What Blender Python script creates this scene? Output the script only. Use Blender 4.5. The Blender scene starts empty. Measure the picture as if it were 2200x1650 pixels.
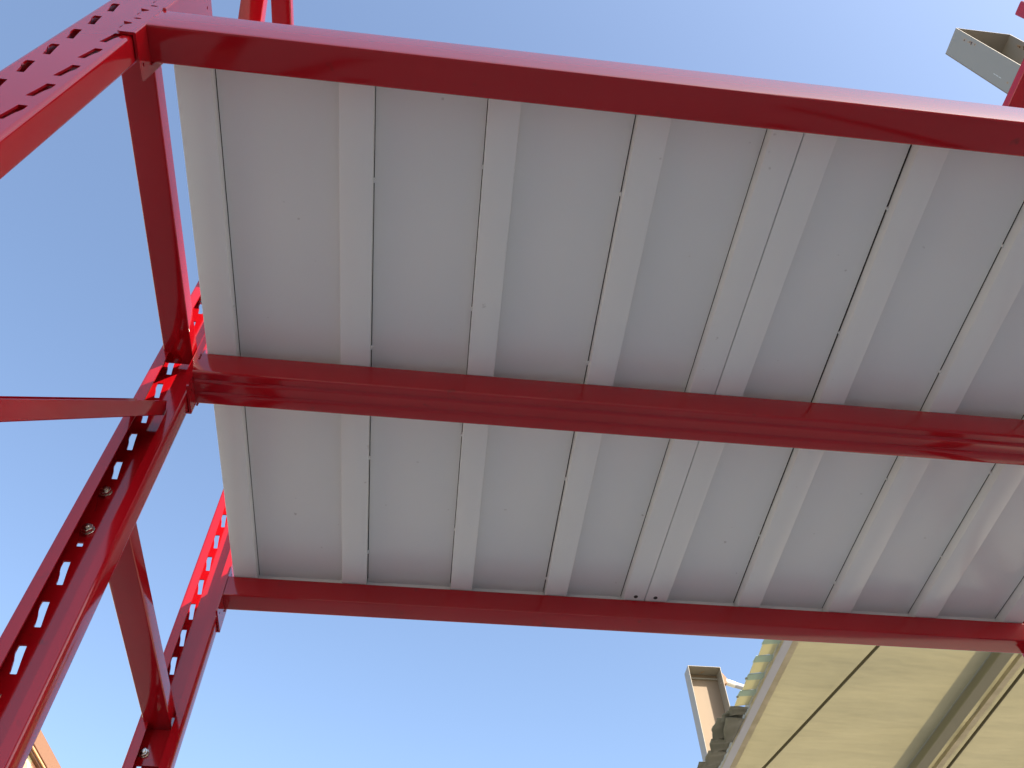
import bpy, bmesh, math, random
from mathutils import Vector, Matrix, noise
from mathutils.geometry import tessellate_polygon

random.seed(7)
scene = bpy.context.scene
S = 1.35           # metres per layout unit
EYE = 1.5          # camera height above the ground, metres
GZ = -EYE / S      # ground level in layout units


def P(x, y, z):
    """layout units (camera at the origin) -> world metres"""
    return Vector((x * S, y * S, EYE + z * S))


# ------------------------------------------------------------------ camera
cam_d = bpy.data.cameras.new("camera")
cam = bpy.data.objects.new("camera", cam_d)
scene.collection.objects.link(cam)
R = [[0.9932301335, -0.1142532411, -0.0209785318],
     [0.0794708043, 0.8000450958, -0.5946530382],
     [0.0847248043, 0.5889601358, 0.8037086943]]
cx, cy, cz = Vector(R[0]), -Vector(R[1]), -Vector(R[2])
M = Matrix((cx, cy, cz)).transposed().to_4x4()
M.translation = P(0, 0, 0)
cam.matrix_world = M
cam_d.sensor_width = 36.0
cam_d.lens = 36.0 * 1820.1 / 2200.0
cam_d.clip_start = 0.02
cam_d.clip_end = 3000
scene.camera = cam

# ------------------------------------------------------------------ light
SUN_EL = math.radians(35)
SUN_AZ = math.radians(138)          # from +Y towards +X: behind the camera, to the right
sun_dir = Vector((math.sin(SUN_AZ) * math.cos(SUN_EL), math.cos(SUN_AZ) * math.cos(SUN_EL), math.sin(SUN_EL)))
w = bpy.data.worlds.new("World")
scene.world = w
w.use_nodes = True
nt = w.node_tree
sky = nt.nodes.new("ShaderNodeTexSky")
sky.sky_type = 'NISHITA'
sky.sun_disc = False
sky.sun_elevation = SUN_EL
sky.sun_rotation = SUN_AZ
sky.air_density = 1.0
sky.dust_density = 2.0
sky.ozone_density = 1.0
bg = nt.nodes["Background"]
nt.links.new(sky.outputs[0], bg.inputs[0])
bg.inputs[1].default_value = 0.137
sd = bpy.data.lights.new("sun", 'SUN')
sd.energy = 4.0
sd.angle = math.radians(0.6)
sd.color = (1.0, 0.86, 0.68)
sun = bpy.data.objects.new("sun", sd)
sun.rotation_euler = sun_dir.to_track_quat('Z', 'Y').to_euler()
scene.collection.objects.link(sun)
scene.view_settings.view_transform = 'Standard'
scene.view_settings.look = 'None'
scene.view_settings.gamma = 1
scene.view_settings.exposure = 1.38
scene.view_settings.use_curve_mapping = False


# ------------------------------------------------------------------ materials
def mat(name, col, rough=0.5, metal=0.0, spec=0.5, coat=0.0):
    m = bpy.data.materials.new(name)
    m.use_nodes = True
    b = m.node_tree.nodes["Principled BSDF"]
    b.inputs["Base Color"].default_value = (*col, 1)
    b.inputs["Roughness"].default_value = rough
    b.inputs["Metallic"].default_value = metal
    b.inputs["Specular IOR Level"].default_value = spec
    b.inputs["Coat Weight"].default_value = coat
    b.inputs["Coat Roughness"].default_value = 0.06
    return m


def nodes(m):
    return m.node_tree.nodes, m.node_tree.links, m.node_tree.nodes["Principled BSDF"]


def add_noise_color(m, c1, c2, scale, lo=0.35, hi=0.65, detail=4, mapscale=(1, 1, 1), gen='Object'):
    n, l, b = nodes(m)
    tc = n.new("ShaderNodeTexCoord")
    mp = n.new("ShaderNodeMapping")
    mp.inputs["Scale"].default_value = mapscale
    l.new(tc.outputs[gen], mp.inputs[0])
    no = n.new("ShaderNodeTexNoise")
    no.inputs["Scale"].default_value = scale
    no.inputs["Detail"].default_value = detail
    l.new(mp.outputs[0], no.inputs["Vector"])
    r = n.new("ShaderNodeValToRGB")
    r.color_ramp.elements[0].position = lo
    r.color_ramp.elements[0].color = (*c1, 1)
    r.color_ramp.elements[1].position = hi
    r.color_ramp.elements[1].color = (*c2, 1)
    l.new(no.outputs["Fac"], r.inputs[0])
    l.new(r.outputs[0], b.inputs["Base Color"])
    return r, mp


def add_bump(m, scale, strength, dist, detail=2, mapscale=(1, 1, 1)):
    n, l, b = nodes(m)
    tc = n.new("ShaderNodeTexCoord")
    mp = n.new("ShaderNodeMapping")
    mp.inputs["Scale"].default_value = mapscale
    l.new(tc.outputs["Object"], mp.inputs[0])
    no = n.new("ShaderNodeTexNoise")
    no.inputs["Scale"].default_value = scale
    no.inputs["Detail"].default_value = detail
    l.new(mp.outputs[0], no.inputs["Vector"])
    bp = n.new("ShaderNodeBump")
    bp.inputs["Strength"].default_value = strength
    bp.inputs["Distance"].default_value = dist
    l.new(no.outputs["Fac"], bp.inputs["Height"])
    if b.inputs["Normal"].links:
        l.new(b.inputs["Normal"].links[0].from_socket, bp.inputs["Normal"])
    l.new(bp.outputs[0], b.inputs["Normal"])
    if b.inputs["Coat Weight"].default_value > 0:
        l.new(bp.outputs[0], b.inputs["Coat Normal"])


M_RED = mat("red_gloss_paint", (0.45, 0.005, 0.012), 0.10, spec=0.5, coat=0.15)
add_noise_color(M_RED, (0.34, 0.003, 0.007), (0.385, 0.0045, 0.010), 5, 0.3, 0.7)
add_bump(M_RED, 12, 0.06, 0.004, 1)

n, l, b = nodes(M_RED)
_src = b.inputs["Base Color"].links[0].from_socket
_tc = n.new("ShaderNodeTexCoord")
_no = n.new("ShaderNodeTexNoise"); _no.inputs["Scale"].default_value = 26; _no.inputs["Detail"].default_value = 3
l.new(_tc.outputs["Object"], _no.inputs["Vector"])
_mr = n.new("ShaderNodeMapRange"); _mr.inputs["From Min"].default_value = 0.70; _mr.inputs["From Max"].default_value = 0.78
_mr.inputs["To Max"].default_value = 0.55
l.new(_no.outputs["Fac"], _mr.inputs["Value"])
_mx = n.new("ShaderNodeMixRGB"); _mx.inputs[2].default_value = (0.10, 0.012, 0.010, 1)
l.new(_mr.outputs[0], _mx.inputs[0]); l.new(_src, _mx.inputs[1]); l.new(_mx.outputs[0], b.inputs["Base Color"])

M_DECK = mat("light_grey_enamel", (0.56, 0.56, 0.545), 0.2, spec=0.5)
add_noise_color(M_DECK, (0.785, 0.80, 0.785), (0.82, 0.835, 0.82), 2, 0.3, 0.7)
add_bump(M_DECK, 3.0, 0.12, 0.01, 1)
add_bump(M_DECK, 260, 0.04, 0.0006, 1)

n, l, b = nodes(M_DECK)
_src = b.inputs["Base Color"].links[0].from_socket
_tc = n.new("ShaderNodeTexCoord")
_no = n.new("ShaderNodeTexNoise"); _no.inputs["Scale"].default_value = 2.2; _no.inputs["Detail"].default_value = 7; _no.inputs["Roughness"].default_value = 0.5
l.new(_tc.outputs["Object"], _no.inputs["Vector"])
_mr = n.new("ShaderNodeMapRange"); _mr.inputs["From Min"].default_value = 0.35; _mr.inputs["From Max"].default_value = 0.7
_mr.inputs["To Min"].default_value = 0.19; _mr.inputs["To Max"].default_value = 0.25
l.new(_no.outputs["Fac"], _mr.inputs["Value"]); l.new(_mr.outputs[0], b.inputs["Roughness"])
_n2 = n.new("ShaderNodeTexNoise"); _n2.inputs["Scale"].default_value = 38; _n2.inputs["Detail"].default_value = 2
l.new(_tc.outputs["Object"], _n2.inputs["Vector"])
_m2 = n.new("ShaderNodeMapRange"); _m2.inputs["From Min"].default_value = 0.735; _m2.inputs["From Max"].default_value = 0.79
_m2.inputs["To Max"].default_value = 0.45
l.new(_n2.outputs["Fac"], _m2.inputs["Value"])
_mx = n.new("ShaderNodeMixRGB"); _mx.inputs[2].default_value = (0.22, 0.19, 0.16, 1)
l.new(_m2.outputs[0], _mx.inputs[0]); l.new(_src, _mx.inputs[1]); l.new(_mx.outputs[0], b.inputs["Base Color"])

M_HOLE = mat("dark_gap_shade", (0.06, 0.06, 0.055), 0.8, spec=0.2)  # flat dark colour standing in for shade in deck gaps and holes
M_STEEL = mat("zinc_plated_steel", (0.70, 0.65, 0.56), 0.22, metal=1.0)
M_CONC = mat("concrete", (0.33, 0.32, 0.30), 0.85)
add_noise_color(M_CONC, (0.26, 0.24, 0.215), (0.33, 0.31, 0.28), 0.8, 0.3, 0.7, 8)
M_TRAY = mat("grey_tray_paint", (0.27, 0.25, 0.21), 0.5)
M_TAN = mat("tan_tray_back", (0.20, 0.145, 0.09), 0.6)  # tan colour used only on the tray back walls
M_WHITE = mat("white_paint", (0.8, 0.78, 0.72), 0.45)
M_GUTTER = mat("pale_grey_gutter", (0.40, 0.42, 0.48), 0.4)
M_BEIGE = mat("beige_trim", (0.42, 0.37, 0.24), 0.6)
add_noise_color(M_BEIGE, (0.34, 0.30, 0.19), (0.47, 0.42, 0.29), 6, 0.3, 0.7, 5)
M_OLIVE = mat("olive_steel", (0.17, 0.165, 0.11), 0.55)
M_CABLE = mat("dark_cable", (0.05, 0.042, 0.012), 0.6)
M_SHEETD = mat("weathered_grey_green_sheet", (0.105, 0.105, 0.085), 0.6)
add_noise_color(M_SHEETD, (0.09, 0.095, 0.07), (0.15, 0.15, 0.12), 3, 0.3, 0.7, 6)
M_BROWN = mat("tan_fascia", (0.27, 0.14, 0.08), 0.7)
M_BROWND = mat("dark_brown_trim", (0.10, 0.045, 0.02), 0.6)
M_ORANGE = mat("light_orange_trim", (0.75, 0.42, 0.20), 0.6)
M_WALL = mat("pale_olive_wall", (0.42, 0.42, 0.33), 0.8)


def translucent_mat(name, c, tcol, mix, bumpscale=None, mapscale=(1, 1, 1), stre=0.3, dist=0.05, c2=None):
    m = mat(name, c, 0.6, spec=0.2)
    n, l, b = nodes(m)
    if c2:
        add_noise_color(m, c, c2, 1.2, 0.3, 0.7, 4)
    if bumpscale:
        add_bump(m, bumpscale, stre, dist, 3, mapscale)
    tr = n.new("ShaderNodeBsdfTranslucent")
    tr.inputs[0].default_value = (*tcol, 1)
    if b.inputs["Normal"].links:
        l.new(b.inputs["Normal"].links[0].from_socket, tr.inputs["Normal"])
    mx = n.new("ShaderNodeMixShader")
    mx.inputs[0].default_value = mix
    l.new(b.outputs[0], mx.inputs[1])
    l.new(tr.outputs[0], mx.inputs[2])
    l.new(mx.outputs[0], n["Material Output"].inputs[0])
    return m


M_FABRIC = translucent_mat("cream_canopy_fabric", (0.44, 0.41, 0.285), (0.28, 0.25, 0.135), 0.36,
                           1.1, (0.9, 3.2, 1), 0.35, 0.10, c2=(0.33, 0.31, 0.21))
M_FIBRE = translucent_mat("cream_corrugated_sheet", (0.62, 0.60, 0.42), (0.70, 0.66, 0.42), 0.45)
M_FIBREG = translucent_mat("pale_green_corrugated_rib", (0.42, 0.52, 0.44), (0.45, 0.55, 0.44), 0.35)


# rust specks near the top of the tray
def rusty(m, base):
    n, l, b = nodes(m)
    tc = n.new("ShaderNodeTexCoord")
    no = n.new("ShaderNodeTexNoise")
    no.inputs["Scale"].default_value = 22
    no.inputs["Detail"].default_value = 5
    l.new(tc.outputs["Object"], no.inputs["Vector"])
    dk = n.new("ShaderNodeTexNoise")
    dk.inputs["Scale"].default_value = 2.3
    l.new(tc.outputs["Object"], dk.inputs["Vector"])
    mu = n.new("ShaderNodeMath"); mu.operation = 'MULTIPLY'
    l.new(no.outputs["Fac"], mu.inputs[0]); l.new(dk.outputs["Fac"], mu.inputs[1])
    r = n.new("ShaderNodeValToRGB")
    e = r.color_ramp.elements
    e[0].position = 0.40; e[0].color = (*base, 1)
    e[1].position = 0.46; e[1].color = (0.12, 0.06, 0.03, 1)
    k = r.color_ramp.elements.new(0.425); k.color = (0.45, 0.27, 0.13, 1)
    l.new(mu.outputs[0], r.inputs[0])
    l.new(r.outputs[0], b.inputs["Base Color"])


rusty(M_TRAY, (0.27, 0.25, 0.21))

M_TRAYR = mat("grey_tray_paint_rusted", (0.27, 0.25, 0.21), 0.5)
n, l, b = nodes(M_TRAYR)
_tc = n.new("ShaderNodeTexCoord"); _sx = n.new("ShaderNodeSeparateXYZ"); l.new(_tc.outputs["Object"], _sx.inputs[0])


def mathn(op, a_, b_=None):
    q = n.new("ShaderNodeMath"); q.operation = op
    for k_, v_ in ((0, a_), (1, b_)):
        if v_ is None: continue
        if isinstance(v_, (int, float)): q.inputs[k_].default_value = v_
        else: l.new(v_, q.inputs[k_])
    return q.outputs[0]


def band(sock, c_, w_):
    q = mathn('DIVIDE', mathn('ABSOLUTE', mathn('SUBTRACT', sock, c_)), w_)
    r_ = mathn('SUBTRACT', 1.35, q); cl = mathn('MAXIMUM', r_, 0.0); return mathn('MINIMUM', cl, 1.0)


_n1 = n.new("ShaderNodeTexNoise"); _n1.inputs["Scale"].default_value = 34; _n1.inputs["Detail"].default_value = 5
l.new(_tc.outputs["Object"], _n1.inputs["Vector"])
_m1 = mathn('MULTIPLY', band(_sx.outputs[2], 1.25, .20), band(_sx.outputs[1], -.058, .022))
_m2 = mathn('MULTIPLY', band(_sx.outputs[2], .60, .05), band(_sx.outputs[1], .034, .012))
_m = mathn('MULTIPLY', mathn('MAXIMUM', _m1, _m2), _n1.outputs["Fac"])
_r = n.new("ShaderNodeValToRGB"); _e = _r.color_ramp.elements
_e[0].position = .44; _e[0].color = (0.27, 0.25, 0.21, 1)
_e[1].position = .57; _e[1].color = (0.06, 0.03, 0.02, 1)
_k = _r.color_ramp.elements.new(.50); _k.color = (0.42, 0.26, 0.13, 1)
l.new(_m, _r.inputs[0])
_m3 = mathn('MULTIPLY', band(_sx.outputs[2], .74, .085), band(_sx.outputs[1], .032, .0035))
_m3 = mathn('GREATER_THAN', mathn('MULTIPLY', _m3, _n1.outputs["Fac"]), .42)
_mx = n.new("ShaderNodeMixRGB"); _mx.inputs[2].default_value = (0.6, 0.6, 0.56, 1)
l.new(_m3, _mx.inputs[0]); l.new(_r.outputs[0], _mx.inputs[1]); l.new(_mx.outputs[0], b.inputs["Base Color"])

M_PRINT = mat("printed_banner", (0.9, 0.8, 0.4), 0.6)
n, l, b = nodes(M_PRINT)
tc = n.new("ShaderNodeTexCoord")
no = n.new("ShaderNodeTexNoise"); no.inputs["Scale"].default_value = 2.6; no.inputs["Detail"].default_value = 0.5
l.new(tc.outputs["Object"], no.inputs["Vector"])
r = n.new("ShaderNodeValToRGB")
r.color_ramp.interpolation = 'CONSTANT'
r.color_ramp.elements[0].color = (0.86, 0.42, 0.24, 1)
r.color_ramp.elements[1].position = 0.47
r.color_ramp.elements[1].color = (0.95, 0.88, 0.48, 1)
k = r.color_ramp.elements.new(0.60); k.color = (0.86, 0.46, 0.26, 1)
k = r.color_ramp.elements.new(0.68); k.color = (0.95, 0.88, 0.48, 1)
l.new(no.outputs["Fac"], r.inputs[0]); l.new(r.outputs[0], b.inputs["Base Color"])


# ------------------------------------------------------------------ helpers
def empty(name, loc, label=None, cat=None, group=None):
    o = bpy.data.objects.new(name, None)
    scene.collection.objects.link(o)
    o.location = P(*loc)
    o['base'] = list(P(*loc))
    if label: o['label'] = label
    if cat: o['category'] = cat
    if group: o['group'] = group
    return o


class MB:
    """collects faces in layout units"""
    def __init__(self):
        self.v = []; self.f = []; self.mi = []

    def add(self, pts, faces, mi=0):
        o = len(self.v)
        self.v += [tuple(p) for p in pts]
        self.f += [tuple(i + o for i in f) for f in faces]
        self.mi += [mi] * len(faces)

    def box(self, x0, x1, y0, y1, z0, z1, mi=0):
        p = [(x, y, z) for z in (z0, z1) for y in (y0, y1) for x in (x0, x1)]
        self.add(p, [(0, 2, 3, 1), (4, 5, 7, 6), (0, 1, 5, 4), (2, 6, 7, 3), (0, 4, 6, 2), (1, 3, 7, 5)], mi)

    def build(self, name, material, parent=None, base=None, bevel=0.0, smooth=False):
        me = bpy.data.meshes.new(name)
        if parent is not None:
            q = parent
            while q.parent: q = q.parent
            org = Vector(q['base'])
        elif base is not None:
            org = P(*base)
        else:
            org = Vector((0, 0, 0))
        me.from_pydata([P(*v) - org for v in self.v], [], self.f)
        mats = material if isinstance(material, (list, tuple)) else [material]
        for m in mats: me.materials.append(m)
        for p, i in zip(me.polygons, self.mi): p.material_index = i
        bm = bmesh.new(); bm.from_mesh(me)
        bmesh.ops.remove_doubles(bm, verts=bm.verts, dist=1e-5)
        bmesh.ops.recalc_face_normals(bm, faces=bm.faces)
        bm.to_mesh(me); bm.free()
        if smooth:
            for p in me.polygons: p.use_smooth = True
            me.set_sharp_from_angle(angle=math.radians(28))
        o = bpy.data.objects.new(name, me)
        scene.collection.objects.link(o)
        if parent is not None: o.parent = parent
        else:
            o.location = org
            o['base'] = list(org)
        if bevel:
            bv = o.modifiers.new("bevel", 'BEVEL')
            bv.width = bevel * S; bv.segments = 2; bv.limit_method = 'ANGLE'; bv.angle_limit = math.radians(40)
        return o


def rounded(pts, rad, closed=True, seg=3):
    """round the corners of a 2-D path"""
    out = []
    n = len(pts)
    for i, p in enumerate(pts):
        r = rad[i] if isinstance(rad, (list, tuple)) else rad
        if (not closed and i in (0, n - 1)) or r <= 0:
            out.append(tuple(p)); continue
        a = Vector(pts[i - 1]); b = Vector(p); c = Vector(pts[(i + 1) % n])
        u = (a - b); v = (c - b)
        r = min(r, u.length * .45, v.length * .45)
        u.normalize(); v.normalize()
        p0 = b + u * r; p1 = b + v * r
        for k in range(seg + 1):
            t = k / seg
            q = p0 * (1 - t) ** 2 + b * 2 * t * (1 - t) + p1 * t * t
            out.append((q.x, q.y))
    return out


def offset_path(path, t):
    """thin-wall band: open 2-D path -> closed polygon of thickness t (to the left)"""
    n = len(path); inn = []
    for i in range(n):
        p = Vector(path[i])
        ns = []
        if i > 0:
            d = (p - Vector(path[i - 1])).normalized(); ns.append(Vector((-d.y, d.x)))
        if i < n - 1:
            d = (Vector(path[i + 1]) - p).normalized(); ns.append(Vector((-d.y, d.x)))
        m = ns[0] if len(ns) == 1 else (ns[0] + ns[1]).normalized()
        k = 1.0 if len(ns) == 1 else 1 / max(.4, m.dot(ns[0]))
        q = p + m * t * k
        inn.append((q.x, q.y))
    return path, inn


def sweep_band(mb, path, t, place, a0, a1):
    """thin-wall profile swept from a0 to a1; place(u, v, a) -> xyz"""
    o, i = offset_path(path, t)
    n = len(o)
    pts = [place(*q, a) for a in (a0, a1) for q in o + i]
    N = 2 * n; f = []
    for k in range(n - 1):
        f.append((k, k + 1, N + k + 1, N + k))
        f.append((n + k, N + n + k, N + n + k + 1, n + k + 1))
        f.append((k, n + k, n + k + 1, k + 1))
        f.append((N + k, N + k + 1, N + n + k + 1, N + n + k))
    f.append((0, N, N + n, n)); f.append((n - 1, 2 * n - 1, N + 2 * n - 1, N + n - 1))
    mb.add(pts, f)


def sweep_solid(mb, prof, place, a0, a1, caps=True, steps=1):
    n = len(prof); f = []
    pts = []
    for s in range(steps + 1):
        a = a0 + (a1 - a0) * s / steps
        pts += [place(*q, a) for q in prof]
    for s in range(steps):
        for k in range(n):
            j = (k + 1) % n
            f.append((s * n + k, s * n + j, (s + 1) * n + j, (s + 1) * n + k))
    if caps:
        f.append(tuple(range(n))); f.append(tuple(range(steps * n, steps * n + n)))
    mb.add(pts, f)


def plate_with_holes(mb, outer, holes, place, t):
    """2-D plate polygon with holes, thickness t along the third axis; place(u, v, w)"""
    loops = [outer] + holes
    tri = tessellate_polygon([[Vector((*p, 0)) for p in lp] for lp in loops])
    flat = [p for lp in loops for p in lp]
    N = len(flat)
    pts = [place(*p, 0) for p in flat] + [place(*p, t) for p in flat]
    f = [tuple(q) for q in tri] + [tuple(i + N for i in q) for q in tri]
    o = 0
    for li, lp in enumerate(loops):
        m = len(lp)
        for k in range(m):
            a, b = o + k, o + (k + 1) % m
            f.append((a, b, b + N, a + N))
        o += m
    mb.add(pts, f)


# ------------------------------------------------------------------ setting
g = MB(); g.add([(-150, -150, GZ), (150, -150, GZ), (150, 150, GZ), (-150, 150, GZ)], [(0, 1, 2, 3)])
ground = g.build("ground", M_CONC, base=(0, 0, GZ)); ground['kind'] = 'structure'

# ------------------------------------------------------------------ the rack
rack = empty("pallet_rack", (0, .27, GZ),
             "glossy red perforated steel pallet rack standing under the blue sky, seen from below", "storage rack")

SLOT = [(-.0078, -.0002), (-.0074, .0008), (-.0066, .0012), (-.0004, .0012), (.0002, .0006), (.0010, -.008), (.0022, -.018), (.0041, -.0319),
        (.0036, -.0325), (-.0022, -.0325), (-.0027, -.0318), (-.0042, -.0215), (-.0052, -.0165), (-.0068, -.0120), (-.0077, -.0075)]


def upright(x0, yweb, out, depth, ztop, phase, pitch, solid=None, mirror=False, lip=.016, label=None):
    """lipped channel post; web (with slots) at yweb, out=-1: web faces -Y, channel opens to +Y"""
    t = .0022; r = .0045; w_ = .068
    x1 = x0 + w_
    mb = MB()
    ylip = yweb - out * depth
    for side in (0, 1):
        # path from the web to the lip end
        if side == 0:
            path = [(x0 + r, yweb), (x0, yweb), (x0, ylip), (x0 + lip, ylip)]
            rad = [0, r, r, 0]
        else:
            path = [(x1 - r, yweb), (x1, yweb), (x1, ylip), (x1 - lip, ylip)]
            rad = [0, r, r, 0]
        pp = [path[0]]
        full = rounded([(x0 + w_ / 2, yweb)] + path[1:], [0, r, r, 0], closed=False, seg=4)
        full = full[1:]
        tt = t if (side == 0) == (out == -1) else -t
        sweep_band(mb, full, -tt, lambda u, v, a: (u, v, a), GZ + .004, ztop)
    # the web, one cell per slot pitch
    xm = (x0 + x1) / 2
    xa, xb = x0 + r, x1 - r
    z = phase + .0112
    while z < ztop: z += pitch
    zz = []
    while z > GZ + pitch:
        zz.append(z); z -= pitch
    for k, zt in enumerate(zz):
        zhi = min(zt, ztop); zlo = zt - pitch
        top = zt - .0112
        holes = []
        if top < ztop - .003 and not (solid and any(a < top - .005 and top - .025 < b for a, b in solid) and False):
            for s in (-1, 1):
                hx = xm + s * .0165
                pts = [(hx + (-s) * -1 * (px if s == -1 else -px) * (1 if s == -1 else 1), top + pz) for px, pz in SLOT]
                pts = [(hx + (px if s == -1 else -px), top + pz) for px, pz in SLOT]
                holes.append(pts)
        outer = [(xa, zlo), (xb, zlo), (xb, zhi), (xa, zhi)]
        plate_with_holes(mb, outer, holes, lambda u, v, q: (u, yweb - out * q, v), t)
    zlow = zz[-1] - pitch
    mb.box(xa, xb, *sorted((yweb, yweb - out * t)), GZ + .004, zlow)
    o = mb.build("upright", M_RED, rack, smooth=True)
    for p in o.data.polygons:
        if abs(p.normal.y) > .9995: p.use_smooth = False
    if label: o['label'] = label
    fp = MB()
    fp.box(x0 - .012, x1 + .012, min(yweb, ylip) - .012, max(yweb, ylip) + .012, GZ, GZ + .0035)
    fp.build("base_plate", M_RED, o)
    return o


XL = -.411; XR = 1.143; PITCH = .05567
upA = upright(XL, .2714, -1, .029, 1.95, 1.0345, PITCH, lip=.025, label="nearest front post at the top left corner, two columns of slots facing the camera")
upB = upright(XL, .7740, 1, .027, 1.95, .9860, PITCH, label="middle left post seen from inside its open channel, with two bolts")
upC = upright(XL, 1.2460, 1, .025, 1.30, 1.1360, .0543, label="rear left post at the far beam, small bolt near its foot in view")
upA2 = upright(XR, .280, -1, .029, 1.878, 1.0345, PITCH)
upB2 = upright(XR, .7740, 1, .027, 1.878, .9860, PITCH)
upC2 = upright(XR, 1.2460, 1, .025, 1.25, 1.1360, .0543)


def hexagon(r, ph=0): return [(r * math.cos(math.radians(60 * k + ph)), r * math.sin(math.radians(60 * k + ph))) for k in range(6)]
def circ(r, n=12): return [(r * math.cos(2 * math.pi * k / n), r * math.sin(2 * math.pi * k / n)) for k in range(n)]


def bolt(x, y, z, parent, ph=0, s=1.0):
    """nut and threaded end standing out towards -Y"""
    mb = MB()
    sweep_solid(mb, [(x + u, z + v) for u, v in circ(.0047 * s, 18)], lambda u, v, a: (u, a, v), y, y - .0100 * s)
    sweep_solid(mb, [(x + u, z + v) for u, v in circ(.0036 * s, 18)], lambda u, v, a: (u, a, v), y - .0100 * s, y - .0108 * s)
    b_ = mb.build("bolt", M_STEEL, parent, bevel=.0004)
    mb = MB()
    sweep_solid(mb, [(x + u, z + v) for u, v in hexagon(.0088 * s, ph)], lambda u, v, a: (u, a, v), y - .001, y - .0068 * s)
    mb.build("nut", M_STEEL, parent, bevel=.0007)
    mb = MB()
    sweep_solid(mb, [(x + u, z + v) for u, v in circ(.0098 * s, 20)], lambda u, v, a: (u, a, v), y + .0001, y - .001)
    mb.build("washer", M_STEEL, parent, bevel=.0003)


bolt(-.3942, .7716, .763, upB, 12, .78)
bolt(-.3926, .7716, .7005, upB, 40, .8)
bolt(-.3918, 1.2395, .695, upC, 20, .75)


# ---- braces (cold-rolled channels)
def channel(name, place, length, w_, h, label=None, t=.0018, parent=rack):
    """channel of width w_, flanges h; place(u across, v up, a along)"""
    mb = MB()
    path = rounded([(0, h), (0, 0), (w_, 0), (w_, h)], [0, .0028, .0028, 0], closed=False, seg=3)
    sweep_band(mb, path, t, place, 0, length)
    o = mb.build(name, M_RED, parent, smooth=True)
    if label: o['label'] = label
    return o


def hbrace(x0, y0, y1, zb, h=.024, w_=.0405, label=None):
    return channel("horizontal_brace", lambda u, v, a: (x0 + u, y0 + a, zb + v), y1 - y0, w_, h, label)


def dbrace(x0, ya, za, yb, zb, h, w_=.0405, label=None, flip=1):
    d = Vector((0, yb - ya, zb - za)); L = d.length; d.normalize()
    nrm = Vector((0, -d.z, d.y)) * flip
    return channel("diagonal_brace", lambda u, v, a: (x0 + u, ya + d.y * a + nrm.y * v, za + d.z * a + nrm.z * v), L, w_, h, label)


hbrace(-.403, .3005, .7665, 1.030, label="horizontal brace between the two left posts just below the deck")
hbrace(-.403, .3005, .7665, 1.855, label="upper horizontal brace above the near beam")
dbrace(-.403, .303, .3165, .757, .8990, .020, label="sloping brace running out of the left edge of the photo")
dbrace(-.403, .303, 1.7125, .762, 1.200, .024, flip=1, label="upper sloping brace above the near beam")
hbrace(1.1635, .286, .7665, 1.793, h=.0207)
hbrace(1.1635, .286, .7665, .968, h=.0207)
dbrace(1.1635, .300, 1.690, .762, 1.150, .024)
dbrace(1.1635, .298, .310, .757, .8990, .020)


def spacer(x0):
    o = channel("row_spacer", lambda u, v, a: (x0 + u, .7815 + a, .7335 + v), 1.2400 - .7815, .0405, .0235,
                "horizontal spacer channel joining the middle and rear left posts" if x0 < 0 else None)
    mb = MB()
    mb.box(x0 + .001, x0 + .0395, .7742, .7775, .684, .790)
    mb.build("end_plate", M_RED, o, bevel=.0006)
    mb = MB()
    mb.box(x0 + .001, x0 + .0395, 1.2401, 1.2432, .676, .790)
    mb.build("end_plate", M_RED, o, bevel=.0006)
    return o


spacer(-.403); spacer(1.1635)


# ---- beams
def beam(prof, x0, x1, label):
    mb = MB()
    sweep_solid(mb, prof, lambda u, v, a: (a, u, v), x0, x1)
    o = mb.build("beam", M_RED, rack, smooth=True)
    o['label'] = label
    return o


XB0, XB1 = -.3388, 1.1398


def step_profile(yo, yi, zb, zl, zt):
    """yo outer face, yi inner face; ledge zl on the inner side"""
    s = 1 if yi > yo else -1
    pts = [(yo, zb), (yi, zb), (yi, zl), (yo + s * .019, zl), (yo + s * .019, zt), (yo, zt)]
    return rounded(pts, [.003, .003, .0022, .0012, .0022, .0025], seg=4)


b1 = beam(step_profile(.2674, .3075, .955, .9985, 1.0168), XB0, XB1, "near beam across the top of the photo, pale sky reflected on its face")
b3 = beam(step_profile(1.2347, 1.1945, .9575, .9985, 1.0168), XB0, XB1, "far beam under the rear edge of the deck")
p2 = [(.7205, .9985), (.7205, .9560), (.7232, .9533), (.7350, .9560), (.7372, .9528), (.7395, .9525), (.7555, .9552),
      (.7577, .9527), (.7600, .9520), (.7750, .9530), (.7765, .9545), (.7765, .9985)]
b2 = beam(rounded(p2, [.002, .0025, .0012, .0012, .0008, .0012, .0012, .0008, .0012, .0012, .0012, .002], seg=2), XB0, XB1,
          "middle beam under the deck with two grooves along its underside")


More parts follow.
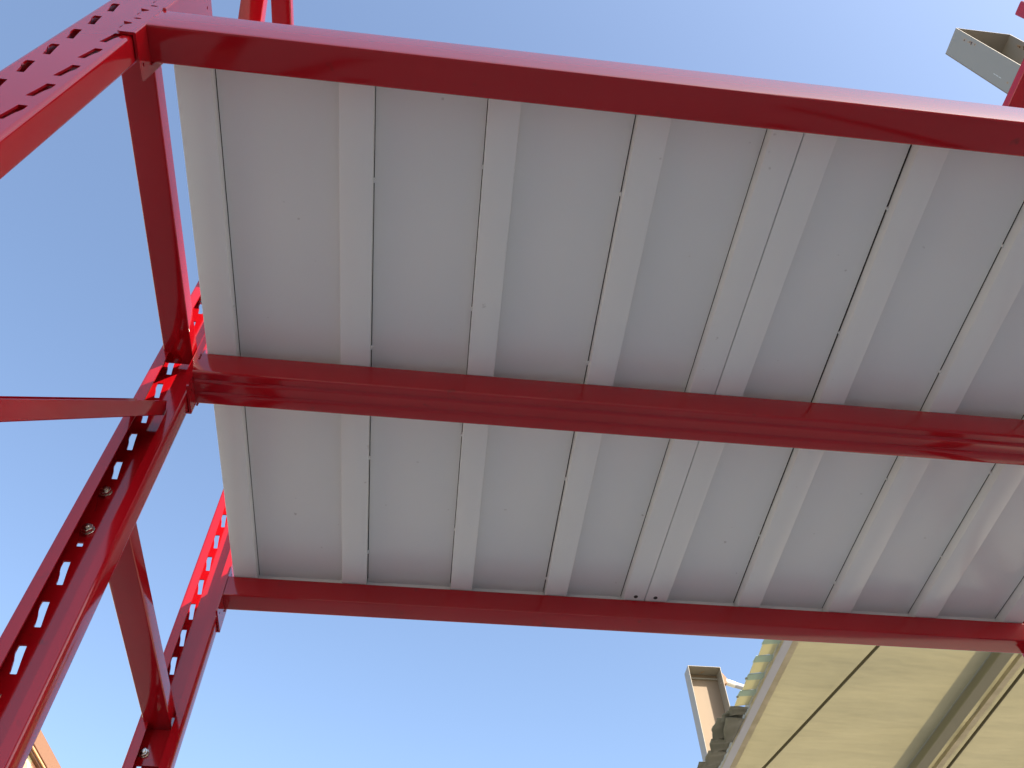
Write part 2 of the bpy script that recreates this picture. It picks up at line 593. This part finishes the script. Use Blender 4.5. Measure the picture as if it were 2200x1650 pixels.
def bracket(parent, xs, yf, yb, z0, z1, out, holes=((.3021 - .2680, .010),)):
    """L-shaped end bracket. xs: side-plate outer x; out: -1 when the front plate faces -Y. inward: +1 for left post"""
    inward = 1 if xs < 0.5 else -1
    t = .0030
    mb = MB()
    # side plate with a rounded lower back corner and a pin hole
    ya = yf - out * .004; yend = yb
    lo = z0
    def side(u, v, q): return (xs - inward * q, u, v)
    sgn = -out
    L = abs(yb - ya)
    prof = [(0, 0), (L - .006, .0005), (L - .0015, .002), (L, .007), (L, z1 - z0), (0, z1 - z0)]
    outer = [(ya + sgn * p[0], lo + p[1]) for p in prof]
    hole = [(ya + sgn * (L * .66) + u, lo + .0105 + v) for u, v in circ(.0022, 10)]
    hole2 = [(ya + sgn * (L * .66) + u, lo + (z1 - z0) - .02 + v) for u, v in circ(.0022, 10)]
    plate_with_holes(mb, outer, [hole, hole2], side, t)
    # the bend
    bend = rounded([(xs - inward * 0.0055, yf), (xs, yf), (xs, ya)], [0, .0038, 0], closed=False, seg=5)
    sweep_band(mb, bend, t if (inward * out) < 0 else -t, lambda u, v, a: (u, v, a), z0, z1) if False else None
    o_, i_ = bend, None
    outp = bend
    inp = rounded([(xs - inward * .0055, yf - out * t), (xs - inward * t, yf - out * t), (xs - inward * t, ya)], [0, .0012, 0], closed=False, seg=5)
    poly = list(outp) + list(reversed(inp))
    sweep_solid(mb, poly, lambda u, v, a: (u, v, a), z0, z1)
    # front plate with hooked outer edge
    W_ = .0165
    xe = xs - inward * .0055
    edge = []
    z = z0
    pts = [(xe, z0), (xe - inward * (W_ - .006), z0), (xe - inward * (W_ - .003), z0 + .003)]
    zc = z0 + .030
    while zc + .03 < z1:
        pts += [(xe - inward * (W_ - .003), zc - .006), (xe - inward * (W_ - .008), zc), (xe - inward * (W_ - .008), zc + .004),
                (xe - inward * (W_ + .002), zc + .007), (xe - inward * (W_ + .002), zc + .010), (xe - inward * (W_ - .003), zc + .016)]
        zc += PITCH
    pts += [(xe - inward * (W_ - .003), z1), (xe, z1)]
    hl = []
    zc = z0 + .030
    while zc + .03 < z1:
        cxh = xe - inward * (W_ - .0045)
        hl.append([(xe - inward * (W_ * .55) + u * 1.3, zc + .022 + v * .75) for u, v in circ(.0032, 10)])
        zc += PITCH
    plate_with_holes(mb, pts, hl, lambda u, v, q: (u, yf - out * q, v), t)
    o = mb.build("bracket", M_RED, parent, smooth=True)
    return o


for xs in (-.339, 1.140):
    bracket(b1, xs, .2676, .3190, .9215, 1.205, -1)
    bracket(b2, xs, .7778, .7290, .9310, 1.160, 1)
    bracket(b3, xs, 1.2496, 1.1925, .9215, 1.035, 1)


# weld beads at the beam ends
def weld(parent, pts, r=.0022):
    mb = MB()
    for i, p in enumerate(pts):
        rr = r * random.uniform(.8, 1.25)
        ring = []
        for k in range(6):
            th = math.pi * k / 3
            for ph in (-.6, .6):
                ring.append((p[0] + rr * math.cos(ph) * math.cos(th), p[1] + rr * math.cos(ph) * math.sin(th), p[2] + rr * math.sin(ph)))
        ring += [(p[0], p[1], p[2] - rr), (p[0], p[1], p[2] + rr)]
        f = []
        for k in range(6):
            j = (k + 1) % 6
            f += [(2 * k, 2 * j, 2 * j + 1, 2 * k + 1), (12, 2 * j, 2 * k), (13, 2 * k + 1, 2 * j + 1)]
        mb.add(ring, f)
    return mb.build("weld_bead", M_RED, parent, smooth=True)


for xs, s in ((-.339, 1), (1.140, -1)):
    weld(b1, [(xs, .2675 + random.uniform(-.0006, .0006), 1.018 + k * .0016) for k in range(3)], .0024)
    weld(b1, [(xs + s * .001, .309, .955 + k * .004) for k in range(10)], .0016)
    weld(b2, [(xs + s * .001, .7785, .953 + k * .004) for k in range(10)], .0018)
    weld(b2, [(xs + s * .0012, .7205 - .0005, .985 + k * .003) for k in range(4)], .0016)
    weld(b3, [(xs + s * .001, 1.2355, .956 + k * .004) for k in range(10)], .0016)


# ------------------------------------------------------------------ deck panels
Y0, Y1 = .2885, 1.2110
Z0, Z1 = 1.0, 1.0180


def xat(pair, y):
    a, b_ = pair
    return a + (b_ - a) * (y - .32) / .88


def deck(left, right, ribs, flipL, flipR, label):
    """left/right: outer edges; ribs: (face_left pair, face_right pair, slit side)"""
    root = empty("deck_panel", (xat(left, .75), .75, Z0), label, "shelf panel", "grey deck panels laid across the beams")
    t = .0012

    def bent(mb, section):
        """section: list of (xpair, z) closed, swept Y0..Y1"""
        n_ = len(section); steps = 8
        pts = []
        for k in range(steps + 1):
            y = Y0 + (Y1 - Y0) * k / steps
            for xp, z in section: pts.append((xat(xp, y), y, z))
        f = []
        for s in range(steps):
            for k in range(n_):
                j = (k + 1) % n_
                f.append((s * n_ + k, s * n_ + j, (s + 1) * n_ + j, (s + 1) * n_ + k))
        f.append(tuple(range(n_))); f.append(tuple(range(steps * n_, steps * n_ + n_)))
        mb.add(pts, f)

    def sh(p, d): return (p[0] + d, p[1] + d)
    # sheet with folded end lips
    mb = MB()
    slits = [(flipL, 1), (flipR, -1)] + [((fb if sd > 0 else fa), sd) for fa, fb, sd in ribs]
    sec = [(left, Z1)]
    for xp, sd in sorted(slits):
        g0, g1 = [random.uniform(.0008, .0018) * (1.0 if left[0] < 0 else 1.4) for _ in (0, 1)]
        a_ = (xp[0] + (0 if sd > 0 else -g0), xp[1] + (0 if sd > 0 else -g1))
        c_ = (xp[0] + (g0 if sd > 0 else 0), xp[1] + (g1 if sd > 0 else 0))
        sec += [(a_, Z1), (a_, Z1 + .008), (c_, Z1 + .008), (c_, Z1)]
    sec += [(right, Z1), (right, Z1 + .0095), (left, Z1 + .0095)]
    bent(mb, sec)
    for ya, yb in ((Y1 + .0001, Y1 + .0001 + t), (Y0 - .0001 - t, Y0 - .0001)):
        mb.add([(xat(left, ya) + .004, ya, Z0 + .001), (xat(right, ya) - .004, ya, Z0 + .001), (xat(right, ya) - .004, ya, Z1 + .0094), (xat(left, ya) + .004, ya, Z1 + .0094),
                (xat(left, yb) + .004, yb, Z0 + .001), (xat(right, yb) - .004, yb, Z0 + .001), (xat(right, yb) - .004, yb, Z1 + .0094), (xat(left, yb) + .004, yb, Z1 + .0094)],
               [(0, 1, 2, 3), (4, 5, 6, 7), (0, 1, 5, 4), (2, 3, 7, 6), (0, 3, 7, 4), (1, 2, 6, 5)])
    o = mb.build("sheet", [M_DECK, M_HOLE], root)
    org = root['base'][2]
    for p in o.data.polygons:        # shade painted inside the narrow gaps beside the stiffeners
        zs = [(o.data.vertices[i].co.z + org - EYE) / S - Z1 for i in p.vertices]
        if max(zs) < .0083 and max(zs) > .0077: p.material_index = 1

    # edge flanges: outer wall, bottom face, inner return wall with a slit to the sheet
    def flange(outer, inner, gap, name):
        s = 1 if inner[0] > outer[0] else -1
        mb = MB()
        o0 = outer; i0 = inner
        top = Z1 - gap
        r_ = .0012
        sec = [(o0, Z1), (o0, Z0 + r_), (sh(o0, s * r_ * .3), Z0 + r_ * .3), (sh(o0, s * r_), Z0),
               (sh(i0, -s * r_), Z0), (sh(i0, -s * r_ * .3), Z0 + r_ * .3), (i0, Z0 + r_), (i0, top),
               (sh(i0, -s * t), top), (sh(i0, -s * t), Z0 + t), (sh(o0, s * t), Z0 + t), (sh(o0, s * t), Z1)]
        bent(mb, sec)
        return mb.build(name, M_DECK, root, smooth=True)

    lf, rf = flipL, flipR
    fl = flange(left, lf, .0006, "edge_flange")
    fr = flange(right, rf, .0006, "edge_flange")
    if True:
        for o, xp, y_, s in ([(fr, xat(right, 1.19), 1.197, -1)] if left[0] < 0 else [(fl, xat(left, 1.19), 1.197, 1)]):
            mb = MB()     # dark disc standing in for the shade of a fixing hole
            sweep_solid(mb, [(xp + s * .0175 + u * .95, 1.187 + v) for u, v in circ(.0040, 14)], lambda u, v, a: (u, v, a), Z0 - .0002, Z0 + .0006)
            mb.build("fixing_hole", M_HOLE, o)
    for fa, fb, side in ribs:
        mb = MB(); top = Z1 - .0005; g2 = Z1 - .0001
        tl = top if side < 0 else g2
        tr = top if side > 0 else g2
        r_ = .0012
        sec = [(fa, tl), (fa, Z0 + r_), (sh(fa, r_ * .3), Z0 + r_ * .3), (sh(fa, r_), Z0), (sh(fb, -r_), Z0), (sh(fb, -r_ * .3), Z0 + r_ * .3),
               (fb, Z0 + r_), (fb, tr), (sh(fb, -t), tr), (sh(fb, -t), Z0 + t), (sh(fa, t), Z0 + t), (sh(fa, t), tl)]
        bent(mb, sec)
        # tack welds bridging the slit
        y = .40 + random.uniform(0, .08)
        while y < 1.18:
            x = xat(fa if side < 0 else fb, y)
            q = random.uniform(.0018, .0028)
            ring = [(x + (q * 1.1) * math.cos(a_), y + q * 1.2 * math.sin(a_)) for a_ in [k * math.pi / 4 for k in range(8)]]
            sweep_solid(mb, ring, lambda u, v, a: (u, v, a), Z1 - .0035, Z1 + .0001)
            y += random.uniform(.19, .27)
        mb.build("stiffener", M_DECK, root, smooth=True)
    return root



deck((-.3304, -.3310), (.4150, .4010),
     [((-.1443, -.1436), (-.1035, -.1010), 1), ((.0306, .0480), (.0693, .0863), -1), ((.2110, .2190), (.2510, .2580), -1)],
     (-.2891, -.2915), (.3758, .3628),
     "left grey deck panel, its outer edge beside the left posts")
deck((.4163, .4023), (1.1220, 1.1330),
     [((.5625, .5768), (.6017, .6180), -1), ((.7400, .7485), (.7810, .7930), -1), ((.9050, .9180), (.9470, .9610), -1)],
     (.4581, .4430), (1.0830, 1.0930),
     "right grey deck panel, running out of the right edge of the photo")

# ------------------------------------------------------------------ canopy building, right
H = 3.6
can = empty("canopy", (4.5, 6, GZ), "pale open-sided canopy roof with a cream fabric ceiling, behind the rack at the lower right", "canopy")
YA, YB = 2.2, 16
# sagging fabric ceiling panels between the frames
def ceiling_panel(xa, xb, label):
    mb = MB(); nx, ny = 26, 150
    for j in range(ny + 1):
        for i in range(nx + 1):
            x = xa + (xb - xa) * i / nx; y = YA + (YB - YA) * j / ny
            edge = math.sin(math.pi * i / nx)
            z = H + .035 + .055 * edge * noise.noise(Vector((x * .7, y * 2.6 + x * 1.0, 1.7))) + .020 * edge * noise.noise(Vector((x * 1.2, y * 7.5 + 2.4 * x, 5)))
            mb.v.append((x, y, z))
    for j in range(ny):
        for i in range(nx):
            a = j * (nx + 1) + i
            mb.f.append((a, a + 1, a + nx + 2, a + nx + 1)); mb.mi.append(0)
    o = mb.build("ceiling_fabric", M_FABRIC, can, smooth=True)
    return o


ceiling_panel(2.612, 4.045, None); ceiling_panel(4.155, 4.352, None); ceiling_panel(4.352, 8.2, None)
mb = MB(); mb.box(2.492, 2.4985, YA, YB, H + .004, H + .07); mb.build("drip_edge", M_BEIGE, can)
mb = MB(); mb.box(2.4990, 2.5600, YA, YB, H, H + .085); mb.build("gutter", M_GUTTER, can, bevel=.004)
mb = MB(); mb.box(2.5605, 2.6100, YA, YB, H + .006, H + .05); mb.build("trim_board", M_BEIGE, can)
mb = MB(); mb.box(4.0480, 4.1480, YA, YB, H - .03, H + .16); mb.build("roof_beam", M_OLIVE, can, bevel=.006)
mb = MB(); mb.box(4.2450, 4.2950, YA, YB, H + .0, H + .03); mb.build("roof_batten", M_BEIGE, can)
for x in (2.6125, 8.1):
    for y in (YA + .3, 9.2, YB - .3):
        if x < 3: continue
        mb = MB(); mb.box(x - .06, x + .06, y - .06, y + .06, GZ, H); mb.build("canopy_post", M_GUTTER, can, bevel=.004)
for x in (5.6, 7.0):
    mb = MB(); mb.box(x, x + .1, YA, YB, H - .03, H + .16); mb.build("roof_beam", M_OLIVE, can, bevel=.006)


def tube(mb, a, b_, r, n_=10):
    a = Vector(a); b_ = Vector(b_); d = (b_ - a).normalized()
    u = d.orthogonal().normalized(); v = d.cross(u)
    pts = [tuple(c + (u * math.cos(2 * math.pi * k / n_) + v * math.sin(2 * math.pi * k / n_)) * r) for c in (a, b_) for k in range(n_)]
    f = [(k, (k + 1) % n_, n_ + (k + 1) % n_, n_ + k) for k in range(n_)] + [tuple(range(n_)), tuple(range(n_, 2 * n_))]
    mb.add(pts, f)


mb = MB(); tube(mb, (3.62, 2.4, H - .02), (2.62, 7.17, H - .02), .0105); mb.build("tension_cable", M_CABLE, can, smooth=True)
mb = MB(); tube(mb, (4.345, YA, H + .0), (4.345, YB, H + .0), .0105); mb.build("tension_cable", M_CABLE, can, smooth=True)

# corrugated roof sheets oversailing the gutter: pans and raised ribs
XE = 2.369
y = 5.452
k = 0
while y > YA:
    pan, rib = .145 * random.uniform(.97, 1.03), .062 * random.uniform(.95, 1.05)
    wob = random.uniform(-.004, .004)
    mb = MB()
    # pan: slightly drooping, its rib stands proud below
    y1_, y0_ = y, y - pan
    pts = [(XE + wob + .004, y1_, H + .012), (2.486, y1_, H + .030), (2.486, y0_, H + .030), (XE + wob - .004, y0_, H + .012),
           (XE + wob + .004, y1_, H + .016), (2.486, y1_, H + .034), (2.486, y0_, H + .034), (XE + wob - .004, y0_, H + .016)]
    BF = [(0, 1, 2, 3), (4, 5, 6, 7), (0, 1, 5, 4), (1, 2, 6, 5), (2, 3, 7, 6), (3, 0, 4, 7)]
    mb.add(pts, BF, 0)
    ya_, yb_ = y0_ + .001, y0_ - rib
    pts = [(XE - .020 + wob, ya_, H - .002), (2.486, ya_, H + .014), (2.486, yb_, H + .022), (XE - .010 + wob, yb_, H + .006),
           (XE - .020 + wob, ya_, H + .002), (2.486, ya_, H + .018), (2.486, yb_, H + .026), (XE - .010 + wob, yb_, H + .010)]
    mb.add(pts, BF, 1)
    mb.build("roof_sheet", [M_FIBRE, M_FIBREG], can)
    y = yb_
    k += 1


def ragged(y0, y1, xe0, xe1, dz, mt, amp=.008):
    """bent dark sheet with an uneven outer edge"""
    mb = MB(); n_ = 14; rows = 5
    for i in range(n_ + 1):
        t_ = i / n_
        yy = y0 + (y1 - y0) * t_
        xe = xe0 + (xe1 - xe0) * t_ + amp * math.sin(t_ * 9) + random.uniform(-amp, amp) * .4
        for j in range(rows):
            s_ = j / (rows - 1)
            xx = xe + (2.478 - xe) * s_
            zz = H + dz + .02 * math.sin(t_ * 3.1) * (1 - s_) + .005 * math.sin(t_ * 12 + j) - .015 * (1 - s_) * t_
            mb.v.append((xx, yy, zz))
    for i in range(n_):
        for j in range(rows - 1):
            a = i * rows + j
            mb.f.append((a, a + 1, a + rows + 1, a + rows)); mb.mi.append(0)
    o = mb.build("old_roof_sheet", mt, can, smooth=True)
    so = o.modifiers.new("thick", 'SOLIDIFY'); so.thickness = .004
    return o


ragged(5.450, 5.545, 2.340, 2.356, .010, M_SHEETD, .003)
ragged(5.530, 5.660, 2.350, 2.318, .025, M_SHEETD, .005)
ragged(5.575, 5.900, 2.335, 2.405, -.004, M_SHEETD, .004)
ragged(5.640, 5.935, 2.290, 2.318, .030, M_SHEETD, .008)
ragged(5.905, 6.075, 2.312, 2.345, .018, M_SHEETD, .004)
ragged(6.060, 6.260, 2.332, 2.345, .012, M_SHEETD, .004)
ragged(6.240, 6.50, 2.300, 2.335, .020, M_SHEETD, .006)
ragged(6.450, 6.90, 2.310, 2.335, .012, M_SHEETD, .006)
# small olive screws under the sheet edge
for q in ((2.352, 5.31, H - .001), (2.353, 5.08, H - .001)):
    mb = MB(); tube(mb, q, (q[0], q[1], q[2] - .006), .009, 8); mb.build("roof_screw", M_OLIVE, can)


# ------------------------------------------------------------------ upright steel trays
def tray(x0, y0, ztop, zbot, label, arm):
    x1 = x0 + .318; y1 = y0 + .14; t = .0045
    root = empty("steel_tray", (x0 + .16, y0 + .07, zbot), label, "steel tray")
    mb = MB()
    mb.box(x0, x1, y1 - t, y1, zbot, ztop); mb.build("back_wall", M_TAN, root)
    for xa in (x0, x1 - t):
        mb = MB(); mb.box(xa, xa + t, y0, y1 - t - .0002, zbot, ztop); mb.build("side_wall", M_TRAY if arm else M_TRAYR, root)
    mb = MB(); mb.box(x0 + t + .0002, x1 - t - .0002, y0, y1 - t - .0002, ztop - t, ztop - .0004); mb.build("top_wall", M_TRAY, root)
    mb = MB(); mb.box(x0 + t + .0002, x1 - t - .0002, y0, y1 - t - .0002, zbot, zbot + t); mb.build("bottom_wall", M_TRAY, root)
    mb = MB(); mb.box(x0 + t + .0006, x1 - t - .0006, y1 - t - .02, y1 - t - .0006, ztop - .06, ztop - .05); mb.build("lip", M_TRAY, root)
    if arm:
        mb = MB()
        za = ztop - .105
        tube(mb, (x1 + .002, y0 + .06, za), (x1 + .13, y0 + .07, za - .035), .030, 14)
        mb.build("white_arm", M_WHITE, root, smooth=True)
        mb = MB(); tube(mb, (x1 + .128, y0 + .07, za - .034), (x1 + .30, y0 + .085, za - .075), .0275, 14)
        mb.build("arm_sleeve", M_GUTTER, root, smooth=True)
        mb = MB()
        mb.add([(x1 + .001, y0 + .03, za + .09), (x1 + .001, y0 + .09, za + .09), (x1 + .001, y0 + .09, za - .06), (x1 + .001, y0 + .03, za - .06),
                (x1 + .05, y0 + .03, za + .01), (x1 + .05, y0 + .09, za + .01), (x1 + .04, y0 + .09, za - .05), (x1 + .04, y0 + .03, za - .05)],
               [(0, 1, 2, 3), (4, 5, 6, 7), (0, 1, 5, 4), (1, 2, 6, 5), (2, 3, 7, 6), (3, 0, 4, 7)])
        mb.build("arm_foot", M_BROWN, root, bevel=.004)
    return root


tray(2.670, .900, 4.870, H + .16, "open grey metal tray with rust spots at the upper right corner, above the near beam", False)
tray(2.566, 6.720, 4.868, H + .16, "open grey metal tray with tan inside, white arm at its side, beside corrugated roof edge", True)

# ------------------------------------------------------------------ building at the lower left
BX = -3.8
bl = empty("building", (BX, 9.0, GZ), "building with tan roof fascia and yellow banner behind the posts, bottom left corner", "building")
bl.rotation_euler.z = -math.radians(5.05)
mb = MB(); mb.box(BX - 8, BX - .25, 3.5, 30, GZ, 4.80); mb.build("wall", M_WALL, bl)
mb = MB(); mb.box(BX - 8, BX, 3.4, 30.1, 4.885, 5.045); mb.build("fascia", M_BROWN, bl, bevel=.003)
mb = MB(); mb.box(BX - .3, BX - .012, 3.42, 30.05, 4.868, 4.8845); mb.build("upper_dark_trim", M_BROWND, bl)  # thin dark brown strip under the fascia
mb = MB(); mb.box(BX - .3, BX - .002, 3.42, 30.05, 4.851, 4.8675); mb.build("light_trim", M_ORANGE, bl)
mb = MB(); mb.box(BX - .3, BX - .02, 3.42, 30.05, 4.825, 4.8505); mb.build("dark_trim", M_BROWND, bl)
mb = MB(); mb.box(BX - .12, BX - .06, 8.2, 20, 4.1, 4.824); mb.build("banner", M_PRINT, bl)

# ------------------------------------------------------------------ unseen block added behind the camera to shade the lower rack
mb = MB(); mb.box(5.2, 11.5, -11.5, -8.5, GZ, 9.62)
mb.box(9.25, 13.5, -8.9, -8.45, GZ, 12.0)  # taller slab added to keep sun off the rack's right end
shade_block = mb.build("added_shade_block", M_WALL, base=(0, -10, GZ)); shade_block['kind'] = 'structure'
